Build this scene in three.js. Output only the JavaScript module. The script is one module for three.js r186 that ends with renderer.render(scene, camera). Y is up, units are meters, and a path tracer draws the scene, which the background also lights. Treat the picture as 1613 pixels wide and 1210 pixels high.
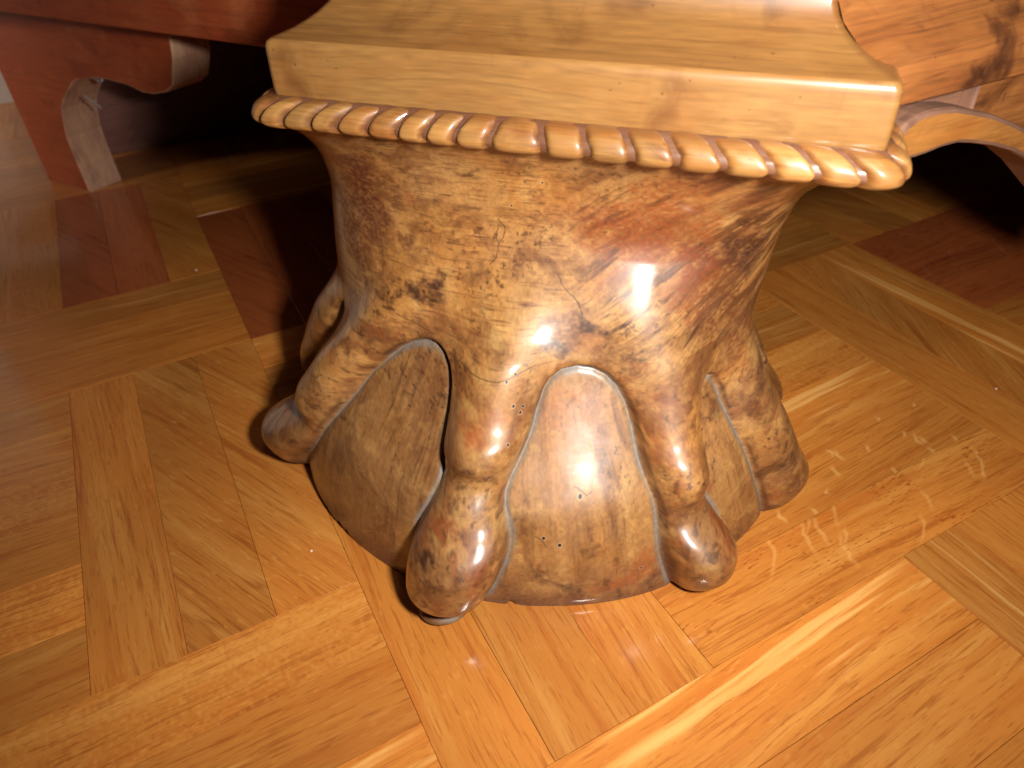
import * as THREE from 'three';
import { mergeGeometries } from 'three/addons/utils/BufferGeometryUtils.js';

// ---------------------------------------------------------------- camera, light, exposure
// Everything is laid out in strips of the parquet (one strip is 25 mm wide): u along the wall, h up, v towards the wall.
const S = 0.025;
const W = (u, h, v) => new THREE.Vector3(u * S, h * S, -v * S);
const scene = new THREE.Scene();
scene.background = new THREE.Color(0x000000);
const camera = new THREE.PerspectiveCamera(57.1, 1024 / 768, 0.004, 30);
camera.position.copy(W(2.3186, 7.2072, -5.6271));
camera.up.set(0.31536, 0.78251, -0.53686);
camera.lookAt(camera.position.clone().add(new THREE.Vector3(0.35790, -0.62203, -0.69641)));
camera.focus = 0.205; camera.userData.fStop = 16;
camera.updateMatrixWorld(true);
const renderer = new THREE.WebGLRenderer({ antialias: true });
renderer.setSize(1024, 768);
renderer.toneMapping = THREE.LinearToneMapping;
renderer.toneMappingExposure = 1.0;
renderer.shadowMap.enabled = true;

const flash = new THREE.SpotLight(new THREE.Color(1.0, 0.945, 0.875), 0.285, 0, 1.31, 1, 2);   // the camera's own flash, just right of and above the lens
flash.position.copy(W(2.3186 + 0.879 * 2.1 + 0.3154 * 0.65, 7.2072 - 0.058 + 0.7825 * 0.65, -5.6271 - 0.4762 * 2.1 + 0.5369 * 0.65));
flash.target.position.copy(W(7.4, 3.2, 2.6));
flash.castShadow = true;
flash.shadow.radius = 0.52;
flash.shadow.camera.near = 0.01;
scene.add(flash, flash.target);
const roomLamp = new THREE.PointLight(new THREE.Color(1.0, 0.8, 0.6), 0.65);   // a weak ceiling lamp
roomLamp.position.set(0.35, 2.0, 0.75);
roomLamp.castShadow = true;
roomLamp.shadow.radius = 8;
scene.add(roomLamp);
const wallLamp = new THREE.SpotLight(new THREE.Color(1.0, 0.86, 0.74), 0.9, 0, 0.5, 1, 2);   // the wall behind is lit from somewhere at the left
wallLamp.position.set(-0.62, 0.5, -0.2);
wallLamp.target.position.set(-0.1, 0.14, -0.635);
wallLamp.castShadow = true;
wallLamp.shadow.radius = 3;
scene.add(wallLamp, wallLamp.target);

// ---------------------------------------------------------------- helpers
function rng(seed) { let a = seed >>> 0; return () => { a = (a + 0x6D2B79F5) >>> 0; let t = a; t = Math.imul(t ^ (t >>> 15), t | 1); t ^= t + Math.imul(t ^ (t >>> 7), t | 61); return ((t ^ (t >>> 14)) >>> 0) / 4294967296; }; }
const PERM = new Float32Array(65536); { const r = rng(77); for (let i = 0; i < 65536; i++) PERM[i] = r() * 2 - 1; }
function hash2(x, y, s) { return PERM[(Math.imul(x, 374761393) + Math.imul(y, 668265263) + Math.imul(s, 1442695041) >>> 7) & 65535]; }
function n2(x, y, s = 0) {
  const xi = Math.floor(x), yi = Math.floor(y); let fx = x - xi, fy = y - yi; fx = fx * fx * (3 - 2 * fx); fy = fy * fy * (3 - 2 * fy);
  const a = hash2(xi, yi, s), b = hash2(xi + 1, yi, s), c = hash2(xi, yi + 1, s), d = hash2(xi + 1, yi + 1, s);
  return a + (b - a) * fx + (c - a) * fy + (a - b - c + d) * fx * fy;
}
function fbm(x, y, s, o = 4) { let v = 0, a = 0.5, t = 0; for (let i = 0; i < o; i++) { v += a * n2(x, y, s + i * 17); t += a; a *= 0.55; x = x * 2.03 + 3.1; y = y * 2.03 + 1.7; } return v / t; }
const clamp = (x, a = 0, b = 1) => x < a ? a : x > b ? b : x;
const ss = (a, b, x) => { const t = clamp((x - a) / (b - a)); return t * t * (3 - 2 * t); };
const lerp = (a, b, t) => a + (b - a) * t;
function interp(x, xs, ys) {                     // smooth table lookup (monotone cubic)
  const n = xs.length; if (x <= xs[0]) return ys[0]; if (x >= xs[n - 1]) return ys[n - 1];
  let i = 0; while (x > xs[i + 1]) i++;
  const d = (k) => k < 0 || k > n - 2 ? null : (ys[k + 1] - ys[k]) / (xs[k + 1] - xs[k]);
  const m = (k) => { const a = d(k - 1), b = d(k); if (a === null) return b; if (b === null) return a; return a * b <= 0 ? 0 : 2 * a * b / (a + b); };
  const h = xs[i + 1] - xs[i], t = (x - xs[i]) / h, t2 = t * t, t3 = t2 * t;
  return (2 * t3 - 3 * t2 + 1) * ys[i] + (t3 - 2 * t2 + t) * h * m(i) + (-2 * t3 + 3 * t2) * ys[i + 1] + (t3 - t2) * h * m(i + 1);
}
function texture(w, h, fn, srgb, wrap = THREE.RepeatWrapping) {
  const d = new Uint8Array(w * h * 4), o = [0, 0, 0];
  for (let y = 0, k = 0; y < h; y++) for (let x = 0; x < w; x++, k += 4) { fn((x + 0.5) / w, (y + 0.5) / h, o, x, y); d[k] = clamp(o[0]) * 255; d[k + 1] = clamp(o[1]) * 255; d[k + 2] = clamp(o[2]) * 255; d[k + 3] = 255; }
  const t = new THREE.DataTexture(d, w, h); t.magFilter = t.minFilter = THREE.LinearFilter; t.wrapS = t.wrapT = wrap;
  if (srgb) t.colorSpace = THREE.SRGBColorSpace;
  t.needsUpdate = true; return t;
}
const C3 = (r, g, b) => [r / 255, g / 255, b / 255];
const mix3 = (o, c, t) => { o[0] += (c[0] - o[0]) * t; o[1] += (c[1] - o[1]) * t; o[2] += (c[2] - o[2]) * t; };
const set3 = (o, c) => { o[0] = c[0]; o[1] = c[1]; o[2] = c[2]; };
function part(name, geo, mat, parent, label) {
  const m = new THREE.Mesh(geo, mat); m.name = name; m.castShadow = m.receiveShadow = true; if (label) m.userData.label = label; parent.add(m); return m;
}
function geom(pos, idx, uv, col, nor) {
  const g = new THREE.BufferGeometry();
  g.setAttribute('position', new THREE.BufferAttribute(new Float32Array(pos), 3));
  if (uv) g.setAttribute('uv', new THREE.BufferAttribute(new Float32Array(uv), 2));
  if (col) g.setAttribute('color', new THREE.BufferAttribute(new Float32Array(col), 3));
  g.setIndex(idx);
  if (nor) g.setAttribute('normal', new THREE.BufferAttribute(new Float32Array(nor), 3)); else g.computeVertexNormals();
  return g;
}
// the foot's own axes: x along the front of the plinth, b out of it
const OU = 6.57, OV = 1.65, XU = 0.69466, XV = -0.71934, NU = -0.71934, NV = -0.69466;
const L = (x, h, b) => W(OU + x * XU + b * NU, h, OV + x * XV + b * NV);

// ---------------------------------------------------------------- floor: parquet strips in blocks of three, 6 strips long
const floor = new THREE.Group(); floor.name = 'floor';
floor.userData = { kind: 'structure', label: 'varnished honey-coloured parquet floor of short strips in crosswise blocks of three' };
scene.add(floor);
{
  const g = new THREE.BoxGeometry(70 * S, 0.4 * S, 70 * S); g.translate(8 * S, -0.36 * S - 0.2 * S, -8 * S);
  part('floor_bed', g, new THREE.MeshStandardMaterial({ color: new THREE.Color(0.05, 0.02, 0.008), roughness: 0.9 }), floor);
}
function oak(kind, seed, red) {
  const OAK = red ? C3(174, 92, 45) : C3(196, 124, 52), OAKD = red ? C3(110, 44, 22) : C3(138, 70, 22), OAKP = red ? C3(172, 94, 48) : C3(220, 160, 82), OAKR = red ? C3(150, 68, 33) : C3(180, 98, 36);
  const r = rng(seed), tilt = kind === 'slant' ? 0.5 : kind === 'rays' ? 0.02 : (r() - 0.5) * 0.12, tone = (r() - 0.5) * 0.16, sx = r() * 50;
  const rays = [];
  if (kind === 'rays') for (let i = 0; i < 15; i++) rays.push([r(), r() * 0.9, 0.05 + r() * 0.12, 0.25 + r() * 0.5, (r() - 0.3) * 0.06]);
  if (kind === 'flecks') for (let i = 0; i < 26; i++) rays.push([r(), r() * 0.9, 0.01, 0.08 + r() * 0.22, (r() - 0.5) * 0.02]);
  return (a, b, o) => {
    const x = a * 6, y = b;                                        // in strips
    const q = y + x * tilt + 0.05 * n2(x * 0.45, y * 0.9, seed) + 0.008 * n2(x * 2.2, y * 4, seed + 1);
    set3(o, OAK);
    mix3(o, OAKP, ss(-0.1, 0.8, fbm(x * 0.35 + sx, q * 5, seed + 2, 3)) * 0.55);
    mix3(o, OAKR, ss(0.0, 0.8, fbm(x * 0.3, q * 7 + sx, seed + 3, 3)) * 0.6);
    const fine = fbm(x * 2.2, q * 46, seed + 4, 3); mix3(o, OAKD, ss(0.12, 0.75, fine) * 0.5);
    const year = fbm(x * 0.25 + sx, q * (kind === 'slant' ? 7 : 10), seed + 5, 2); mix3(o, OAKD, Math.pow(clamp(1 - Math.abs(year) * 7), 2) * (kind === 'streaks' ? 0.2 : 0.46) * ss(-0.5, 0.3, n2(x * 0.8, q * 2, seed + 6)));
    const pore = n2(x * 6.5 + 40 * n2(0, Math.floor(q * 60), seed + 7), q * 60, seed + 8); mix3(o, OAKD, ss(0.55, 0.9, pore) * 0.32);
    const pale = n2(x * 7 + 3, q * 40, seed + 9); mix3(o, OAKP, ss(0.55, 0.95, pale) * (kind === 'slant' ? 0.5 : 0.28));
    if (kind === 'speck') { const p = n2(x * 26, y * 22 + x * 4, seed + 10); mix3(o, OAKP, ss(0.1, 0.8, p) * 0.25); mix3(o, OAKD, ss(0.3, 0.9, -p) * 0.15); }
    if (kind === 'rays') { const p = n2(x * 12, y * 60, seed + 11); mix3(o, OAKD, ss(0.45, 0.8, p) * ss(-0.2, 0.4, n2(x * 1.3, y * 2.5, seed + 12)) * 0.6); }
    if (kind === 'streaks') { const p = fbm(x * 0.45, q * 13, seed + 13, 2); mix3(o, C3(236, 190, 118), ss(0.2, 0.75, p) * 0.6); }
    for (const [rx, ry, dx, dy, cv] of rays) {
      const t = (y - ry) / dy; if (t < 0 || t > 1) continue;
      const cx = rx + dx * t * (kind === 'rays' ? 0.5 : 1) + cv * Math.sin(t * 3) + 0.004 * n2(y * 14, rx * 90, seed + 14), d = Math.abs(a - cx) * 6;
      mix3(o, red ? C3(196, 130, 84) : C3(236, 188, 118), (1 - ss(0.012, 0.05, d)) * (kind === 'rays' ? 0.34 : 0.5) * Math.sin(t * 3.1));
    }
    const k = 1 + tone + 0.07 * n2(x * 0.5, y * 0.7, seed + 15); o[0] *= k; o[1] *= k; o[2] *= k;
  };
}
const KINDS = ['plain', 'slant', 'streaks', 'rays', 'flecks', 'speck', 'plain', 'slant', 'plain', 'speck', 'streaks', 'plain', 'plain', 'slant', 'rays'], RED_FROM = 12;
const plankMats = KINDS.map((kind, i) => {
  const map = texture(1024, 176, oak(kind, 100 + i * 31, i >= RED_FROM), true);
  const bump = texture(512, 176, (a, b, o) => { const v = 0.5 + 0.25 * fbm(a * 12, b * 60, 900 + i, 3) + 0.22 * n2(a * 2.5, b * 1.7, 920 + i); o[0] = o[1] = o[2] = v; });
  return new THREE.MeshPhysicalMaterial({ map, bumpMap: bump, bumpScale: 0.00004, roughness: 0.5, clearcoat: 0.9, clearcoatRoughness: 0.12, specularIntensity: 0.5 });
});
function plankGeo(flipX, flipY, seed) {
  const g0 = 0.0022, bv = 0.002, drop = 0.002, th = 0.34, l = 3 - g0, w = 0.5 - g0, P = [], UV = [], I = [];
  const quad = (a, b, c, d) => { const k = P.length / 3; for (const p of [a, b, c, d]) { P.push(p[0] * S, p[1] * S, p[2] * S); let x = p[0] / 6 + 0.5, y = p[2] + 0.5; UV.push(flipX ? 1 - x : x, flipY ? 1 - y : y); } I.push(k, k + 1, k + 2, k, k + 2, k + 3); };
  const t = [[-l + bv, 0, w - bv], [l - bv, 0, w - bv], [l - bv, 0, -w + bv], [-l + bv, 0, -w + bv]], e = [[-l, -drop, w], [l, -drop, w], [l, -drop, -w], [-l, -drop, -w]];
  quad(...t);
  for (let i = 0; i < 4; i++) { const j = (i + 1) % 4; quad(t[j], t[i], e[i], e[j]); const a = e[i], b = e[j]; quad(b, a, [a[0], -th, a[2]], [b[0], -th, b[2]]); }
  return geom(P, I, UV).toNonIndexed();
}
const plankGeos = [plankGeo(0, 0), plankGeo(1, 0), plankGeo(0, 1), plankGeo(1, 1)]; for (const g of plankGeos) g.computeVertexNormals();
{
  const taken = new Set(), r = rng(5), key = (c, j) => c + ',' + j, blocks = [];
  // column, row (in blocks of three strips), lies along u?, kinds of the three strips counted upwards or rightwards
  const put = (c, j, along, mats) => { const k2 = along ? key(c + 1, j) : key(c, j + 1); if (taken.has(key(c, j)) || taken.has(k2)) return false; taken.add(key(c, j)); taken.add(k2); blocks.push([c, j, along, mats]); return true; };
  put(0, 0, 0, [6, 1, 7]); put(-1, -1, 1, [2, 10, 5]); put(1, -1, 0, [11, 0, 8]); put(2, -1, 1, [3, 4, 2]); put(1, -2, 1, [8, 6, 2]); put(3, -3, 0, [10, 11, 6]); put(4, -1, 0, [11, 7, 2]);
  put(-2, 0, 1, [0, 5, 8]); put(-2, 1, 1, [9, 8, 0]); put(-1, 2, 1, [11, 8, 10]); put(0, 3, 0, [13, 12, 7]); put(-1, 5, 1); put(1, 1, 1, [0, 10, 2]); put(1, 2, 0, [13, 12, 12]); put(1, 4, 1, [2, 10, 2]);
  put(2, -3, 0); put(0, -3, 1, [5, 9, 0]); put(5, 0, 1, [12, 14, 14]); put(5, -1, 1, [5, 7, 8]); put(3, 1, 1, [10, 6, 0]); put(-1, 3, 0, [8, 0, 9]); put(2, 0, 0); put(3, -1, 0); put(4, -3, 0, [8, 11, 0]);
  for (let j = -5; j < 10; j++) for (let c = -4; c < 10; c++) if (!taken.has(key(c, j))) put(c, j, (c + j) & 1) || put(c, j, !((c + j) & 1)) || taken.add(key(c, j)) && blocks.push([c, j, 2]);
  for (const [c, j, along, mats] of blocks) for (let i = 0; i < 3; i++) {
    const m = mats ? mats[i] : Math.floor(r() * RED_FROM), fx = mats ? i & 1 : r() < 0.5, fy = r() < 0.5;
    const p = part('plank', plankGeos[(fx ? 1 : 0) + (fy ? 2 : 0)], plankMats[m], floor);
    if (along) p.position.copy(W(c * 3 + (along === 2 ? 1.5 : 3), 0, j * 3 + i + 0.5)); else { p.position.copy(W(c * 3 + i + 0.5, 0, j * 3 + 3)); p.rotation.y = Math.PI / 2; }
    if (along === 2) p.scale.x = 0.5;
    p.position.y -= r() * 0.0001 + (r() < 0.3 ? 0.0001 : 0); p.rotation.x = (r() - 0.5) * 0.002;
  }
}

// ---------------------------------------------------------------- white wall behind the cabinet
{
  const wall = new THREE.Group(); wall.name = 'wall'; wall.position.copy(W(-6, 0, 25.4)); scene.add(wall);
  wall.userData = { kind: 'structure', label: 'white painted wall standing behind the cabinet at the far left' };
  const tx = texture(256, 256, (a, b, o) => { const v = 0.5 + 0.4 * fbm(a * 40, b * 40, 61, 3); o[0] = o[1] = o[2] = v; });
  const g = new THREE.BoxGeometry(80 * S, 60 * S, 3 * S); g.translate(10 * S, 30 * S, -1.5 * S);
  part('plaster', g, new THREE.MeshStandardMaterial({ color: new THREE.Color(0.78, 0.75, 0.72), roughness: 0.85, bumpMap: tx, bumpScale: 0.0003 }), wall);
}

// ---------------------------------------------------------------- the cabinet
const cabinet = new THREE.Group(); cabinet.name = 'cabinet'; scene.add(cabinet);
cabinet.userData = { label: 'old polished brown wooden cabinet on a carved claw foot, standing on the parquet', category: 'cabinet' };

// ---- carved foot: radius over angle and height
const HT = 4.80, A0 = 100, A1 = 345;
// outline of the carved body at each height: a superellipse of half width A, front depth D, shifted along the front by X, exponent M
const SECT = [[-0.5, 3.7, 3.7, 0, 2], [0, 3.66, 3.66, 0, 2], [0.4, 3.62, 3.60, 0, 2], [0.8, 3.52, 3.49, 0, 2], [1.2, 3.38, 3.305, 0, 2], [1.4, 3.28, 3.115, 0, 2], [1.6, 3.17, 2.895, 0, 2], [1.8, 3.06, 2.695, 0, 2], [2.0, 2.97, 2.52, 0, 2], [2.2, 2.90, 2.36, 0, 2], [2.4, 2.86, 2.22, 0, 2], [2.6, 2.84, 2.11, 0, 2], [2.9, 2.83, 1.93, 0.01, 2.1], [3.2, 2.83, 1.74, 0.03, 2.2], [3.5, 2.84, 1.54, 0.06, 2.3], [3.75, 2.85, 1.405, 0.1, 2.5], [4.1, 2.87, 1.36, 0.17, 3.2], [4.4, 2.95, 1.42, 0.28, 4.6], [4.6, 3.05, 1.55, 0.36, 6], [4.75, 3.17, 1.68, 0.44, 7.5], [4.85, 3.24, 1.77, 0.45, 8], [5.1, 3.4, 2.0, 0.45, 8]];
const SROWS = 560, SH = (i) => -0.5 + 5.6 * i / SROWS, SEC = [1, 2, 3, 4].map((k) => {
  const a = Float64Array.from({ length: SROWS + 1 }, (_, i) => interp(SH(i), SECT.map((r) => r[0]), SECT.map((r) => r[k])));
  for (let pass = 0; pass < 110; pass++) { let prev = a[0]; for (let i = 1; i < SROWS; i++) { const c = a[i]; a[i] = 0.25 * prev + 0.5 * c + 0.25 * a[i + 1]; prev = c; } }
  return a;
});
const sect = (k, h) => { const x = clamp((h + 0.5) / 5.6) * SROWS, i = Math.min(Math.floor(x), SROWS - 1); return lerp(SEC[k][i], SEC[k][i + 1], x - i); };
const TOES = [                                    // rows: height, left and right edge in degrees, how far it stands out
  [[0.0, 134, 142, 0.1], [0.1, 131, 144, 0.25], [0.5, 129, 146, 0.42], [0.9, 132, 150, 0.36], [1.3, 136, 154, 0.30], [1.7, 138, 158, 0.33], [2.0, 140, 161, 0.32], [2.3, 142, 164, 0.22], [2.55, 144, 166, 0.08], [2.8, 142, 166, 0.0]],
  [[0.0, 163, 169, 0.1], [0.12, 160, 171.6, 0.34], [0.4, 157.5, 173.8, 0.55], [0.72, 158, 177.6, 0.62], [0.96, 161, 180.0, 0.40], [1.14, 165, 181.4, 0.20], [1.36, 166, 183, 0.36], [1.65, 167, 184.9, 0.48], [2.0, 168, 187, 0.48], [2.3, 169.5, 191.2, 0.40], [2.7, 173, 198, 0.24], [3.2, 178, 204, 0.1], [3.8, 182, 208, 0.0]],
  [[0.0, 219, 225.5, 0.06], [0.08, 217.6, 227.6, 0.22], [0.22, 216, 229.4, 0.44], [0.5, 214.6, 231.4, 0.65], [0.8, 214.8, 233, 0.66], [0.98, 215.4, 233.4, 0.58], [1.14, 216.6, 232.8, 0.42], [1.26, 217.4, 232.0, 0.36], [1.38, 218, 231.8, 0.37], [1.5, 217.8, 232.6, 0.35], [1.64, 216.6, 234.2, 0.43], [1.78, 215.6, 235.8, 0.55], [1.92, 215.2, 237.2, 0.57], [2.08, 214.6, 238.4, 0.50], [2.35, 214, 240.8, 0.46], [2.6, 213, 242.6, 0.40], [2.8, 212, 243.6, 0.28], [3.2, 210, 245, 0.12], [3.8, 208, 246, 0.0]],
  [[0.0, 266.2, 271.5, 0.1], [0.1, 264.9, 273.4, 0.26], [0.4, 263.4, 276, 0.52], [0.70, 262.6, 276.2, 0.62], [0.88, 262.6, 275, 0.50], [1.06, 262.8, 273.6, 0.28], [1.18, 262.8, 272.8, 0.25], [1.36, 262.2, 274.4, 0.38], [1.52, 261.8, 275.6, 0.49], [1.66, 261.7, 276.2, 0.50], [1.84, 262.0, 277.6, 0.42], [2.14, 261.6, 281, 0.38], [2.45, 260, 284, 0.33], [2.8, 258, 285, 0.22], [3.3, 255, 285, 0.10], [3.9, 250, 285, 0.0]],
  [[0.0, 294.5, 303, 0.1], [0.1, 292.8, 305, 0.22], [0.5, 290.8, 311, 0.40], [0.85, 289.4, 309, 0.36], [1.18, 288.2, 308, 0.32], [1.52, 287.2, 307, 0.31], [1.74, 286.8, 306, 0.30], [1.94, 286.2, 306, 0.28], [2.3, 286, 306, 0.20], [2.7, 286, 306, 0.09], [3.1, 286, 306, 0.0]],
  [[0, 330, 338, 0.1], [0.4, 326, 342, 0.1], [1.0, 324, 338, 0]],
  [[0, 10, 20, 0.1], [0.5, 8, 22, 0.4], [1.4, 10, 22, 0.25], [2.4, 8, 24, 0.25], [3.2, 8, 24, 0]],
  [[0, 55, 65, 0.1], [0.5, 53, 67, 0.4], [1.4, 55, 67, 0.25], [2.4, 53, 69, 0.25], [3.2, 53, 69, 0]],
  [[0, 95, 105, 0.1], [0.5, 93, 107, 0.4], [1.4, 97, 109, 0.25], [2.4, 100, 116, 0.25], [3.2, 100, 116, 0]],
].map((t) => [0, 1, 2, 3].map((k) => t.map((row) => row[k])));
const edgeL = (t, h) => interp(h, TOES[t][0], TOES[t][1]), edgeR = (t, h) => interp(h, TOES[t][0], TOES[t][2]), toeP = (t, h) => interp(h, TOES[t][0], TOES[t][3]);
const ARCHES = [                                  // the rounded head of each panel, from its left edge over the top to its right edge, above the height given first
  [0, 1, 1.95, [[160.6, 2.0], [161.6, 2.2], [163, 2.34], [165, 2.4], [167, 2.34], [168.3, 2.2], [168, 1.98]]],
  [1, 2, 2.02, [[188.2, 2.06], [191, 2.24], [193.8, 2.37], [197, 2.46], [200.4, 2.515], [203.6, 2.535], [206.7, 2.52], [209.6, 2.465], [212, 2.37], [213.6, 2.23], [214.4, 2.06]]],
  [2, 3, 1.86, [[236.9, 1.9], [238.2, 2.08], [240.2, 2.28], [242.4, 2.385], [245.6, 2.46], [250.2, 2.49], [254.4, 2.465], [257.6, 2.4], [260.2, 2.28], [261.7, 2.11], [262.0, 1.9]]],
  [3, 4, 1.78, [[277.2, 1.82], [278.8, 2.0], [281, 2.13], [283.6, 2.19], [285.6, 2.15], [286.6, 1.99], [286.6, 1.82]]],
  [4, 5, 1.7, [[306.5, 1.75], [308, 2.0], [314, 2.1], [318, 2.05], [322, 1.9], [323, 1.7]]],
];
const PANELS = ARCHES.map(([a, b, h0, arch]) => {
  const p = []; for (let h = -0.4; h < h0; h += 0.12) p.push([edgeR(a, h), h]);
  p.push(...arch); for (let h = h0 - 0.02; h > -0.4; h -= 0.12) p.push([edgeL(b, h), h]);
  return { a, b, p: p.map(([t, h]) => [t * 0.0175 * 3.05, h]), t0: Math.min(...p.map((q) => q[0])) - 9, t1: Math.max(...p.map((q) => q[0])) + 9 };
});
function panelSd(th, h) {                          // signed distance to the nearest panel outline, negative inside
  let best = 9, which = -1;
  for (let k = 0; k < PANELS.length; k++) {
    const P = PANELS[k]; if (th < P.t0 || th > P.t1) continue;
    const x = th * 0.0175 * 3.05, y = h, p = P.p; let d = 9, inside = false;
    for (let i = 0, j = p.length - 1; i < p.length; j = i++) {
      const ax = p[j][0], ay = p[j][1], bx = p[i][0], by = p[i][1], ex = bx - ax, ey = by - ay;
      const t = clamp(((x - ax) * ex + (y - ay) * ey) / (ex * ex + ey * ey)), qx = ax + ex * t - x, qy = ay + ey * t - y, q = qx * qx + qy * qy; if (q < d) d = q;
      if ((ay > y) !== (by > y) && x < ax + (bx - ax) * (y - ay) / (by - ay)) inside = !inside;
    }
    d = Math.sqrt(d) * (inside ? -1 : 1); if (d < best) { best = d; which = k; }
  }
  return [best, which];
}
function bodyR(th, h) {
  const a = sect(0, h), dp = sect(1, h), cx = sect(2, h), m = sect(3, h), t = th * Math.PI / 180, du = Math.cos(t), dv = Math.sin(t);
  const dx = du * XU + dv * XV, db = du * NU + dv * NV, D = dp + (db > 0 ? 0 : 0.6 * clamp((h - 0.5) / 2.5));     // direction in the foot's own axes, radius found by bisection
  let lo = 0.5, hi = 6; for (let i = 0; i < 24; i++) { const r = (lo + hi) / 2; if (Math.pow(Math.abs(r * dx - cx) / a, m) + Math.pow(Math.abs(r * db) / D, m) < 1) lo = r; else hi = r; }
  return lo * (1 - 0.055 * ss(296, 318, th) * ss(0.3, 1.0, h) * ss(3.0, 2.2, h)) + 0.010 * n2(th * 0.05, h * 0.9, 31);
}
const INSET = 0.06;
function footPoint(th, h, out) {
  const skin = bodyR(th, h), floorR = skin - INSET, [sd, which] = panelSd(th, h);
  out.sd = sd; out.panel = sd < 0 ? which : -1; out.toe = -1; out.toeA = 0;
  const moat = 0.035 * Math.exp(-sd * sd / 0.0016);
  if (sd < 0) { out.r = floorR - moat; return; }
  const low = 1 - ss(1.85, 2.55, h); let sum = 0, hard = -1;
  for (let t = 0; t < TOES.length; t++) {
    const l = edgeL(t, h), rr = edgeR(t, h), w = (rr - l) / 2, a = (th - (l + rr) / 2) / w, q = Math.abs(a); if (q >= 3) continue;
    const p = toeP(t, h); if (p <= 0) continue;
    const soft = Math.exp(-1.35 * q * q); sum += Math.max(p - 0.06, 0) * soft;
    if (q < 1) { out.toe = t; out.toeA = a; hard = floorR + p * lerp(soft, Math.pow(1 - q * q, t === 4 ? 1.1 : lerp(0.5, 0.78, ss(1.15, 1.5, h))), low); }
  }
  let r = hard > 0 ? lerp(skin + sum, hard, low) : skin + sum * (1 - low);
  const lip = sd < 0.10 ? Math.sqrt(Math.max(0, 1 - Math.pow(1 - sd / 0.10, 2))) : 1;   // rounded lip round the panel
  r = floorR - moat + (r - floorR + moat) * lerp(1, lip, out.toe >= 0 && h < 2.0 ? 0.5 : 1);
  out.r = r;
}
const NT1 = 1080, NT2 = 60, NHh = 400, cols = [];
for (let i = 0; i <= NT1; i++) cols.push(A0 + (A1 - A0) * i / NT1);
for (let i = 1; i < NT2; i++) cols.push(A1 + (360 - A1 + A0) * i / NT2);
const NC = cols.length, FR = new Float32Array(NC * (NHh + 1)), FSD = new Float32Array(NC * (NHh + 1)), FID = new Int8Array(NC * (NHh + 1)), FTA = new Float32Array(NC * (NHh + 1));
const rowH = (j) => HT * j / NHh;
{
  const o = {};
  for (let j = 0; j <= NHh; j++) for (let i = 0; i < NC; i++) { footPoint(cols[i] % 360 < A0 && cols[i] >= 360 ? cols[i] - 360 : cols[i], rowH(j), o); const k = j * NC + i; FR[k] = o.r; FSD[k] = o.sd; FTA[k] = o.toeA; FID[k] = o.panel >= 0 ? 20 + o.panel : o.toe >= 0 && rowH(j) < 2.35 ? 1 + o.toe : 0; }
  // a little smoothing so that no edge is knife sharp, then the chipped rim on the floor
  for (let pass = 0; pass < 4; pass++) { const c = FR.slice(); for (let j = 1; j < NHh; j++) for (let i = 0; i < NC; i++) { const l = j * NC + (i + NC - 1) % NC, r = j * NC + (i + 1) % NC; FR[j * NC + i] = 0.4 * c[j * NC + i] + 0.15 * (c[l] + c[r] + c[(j - 1) * NC + i] + c[(j + 1) * NC + i]); } }
  for (let j = 0; j < 14; j++) for (let i = 0; i < NC; i++) { const h = rowH(j), chip = ss(0.25, 0.7, fbm(cols[i] * 0.35, 3.3, 55, 3)); FR[j * NC + i] -= (0.03 + 0.12 * chip) * Math.pow(1 - j / 14, 2); }
}
const FX = new Float32Array(NC * (NHh + 1));      // length along the surface from the front of the foot, row by row
{
  const c0 = Math.round((235 - A0) / (A1 - A0) * NT1), step = (i, k, j) => { const a = cols[i] * Math.PI / 180, b = cols[k] * Math.PI / 180, p = FR[j * NC + i], q = FR[j * NC + k]; return Math.hypot(p * Math.cos(a) - q * Math.cos(b), p * Math.sin(a) - q * Math.sin(b)) * 0.5 + 0.5 * (p + q) / 2 * Math.abs(a - b); };
  for (let j = 0; j <= NHh; j++) { for (let i = c0 + 1; i < NC; i++) FX[j * NC + i] = FX[j * NC + i - 1] + step(i - 1, i, j); for (let i = c0 - 1; i >= 0; i--) FX[j * NC + i] = FX[j * NC + i + 1] - step(i, i + 1, j); }
  for (let pass = 0; pass < 30; pass++) for (let j = 1; j < NHh; j++) for (let i = 0; i < NC; i++) FX[j * NC + i] = 0.5 * FX[j * NC + i] + 0.25 * (FX[(j - 1) * NC + i] + FX[(j + 1) * NC + i]);
}
function bump3(th, h) { return 0.008 * fbm(th * 0.07, h * 1.4, 71, 2); }
const woodFootMats = {};
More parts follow.
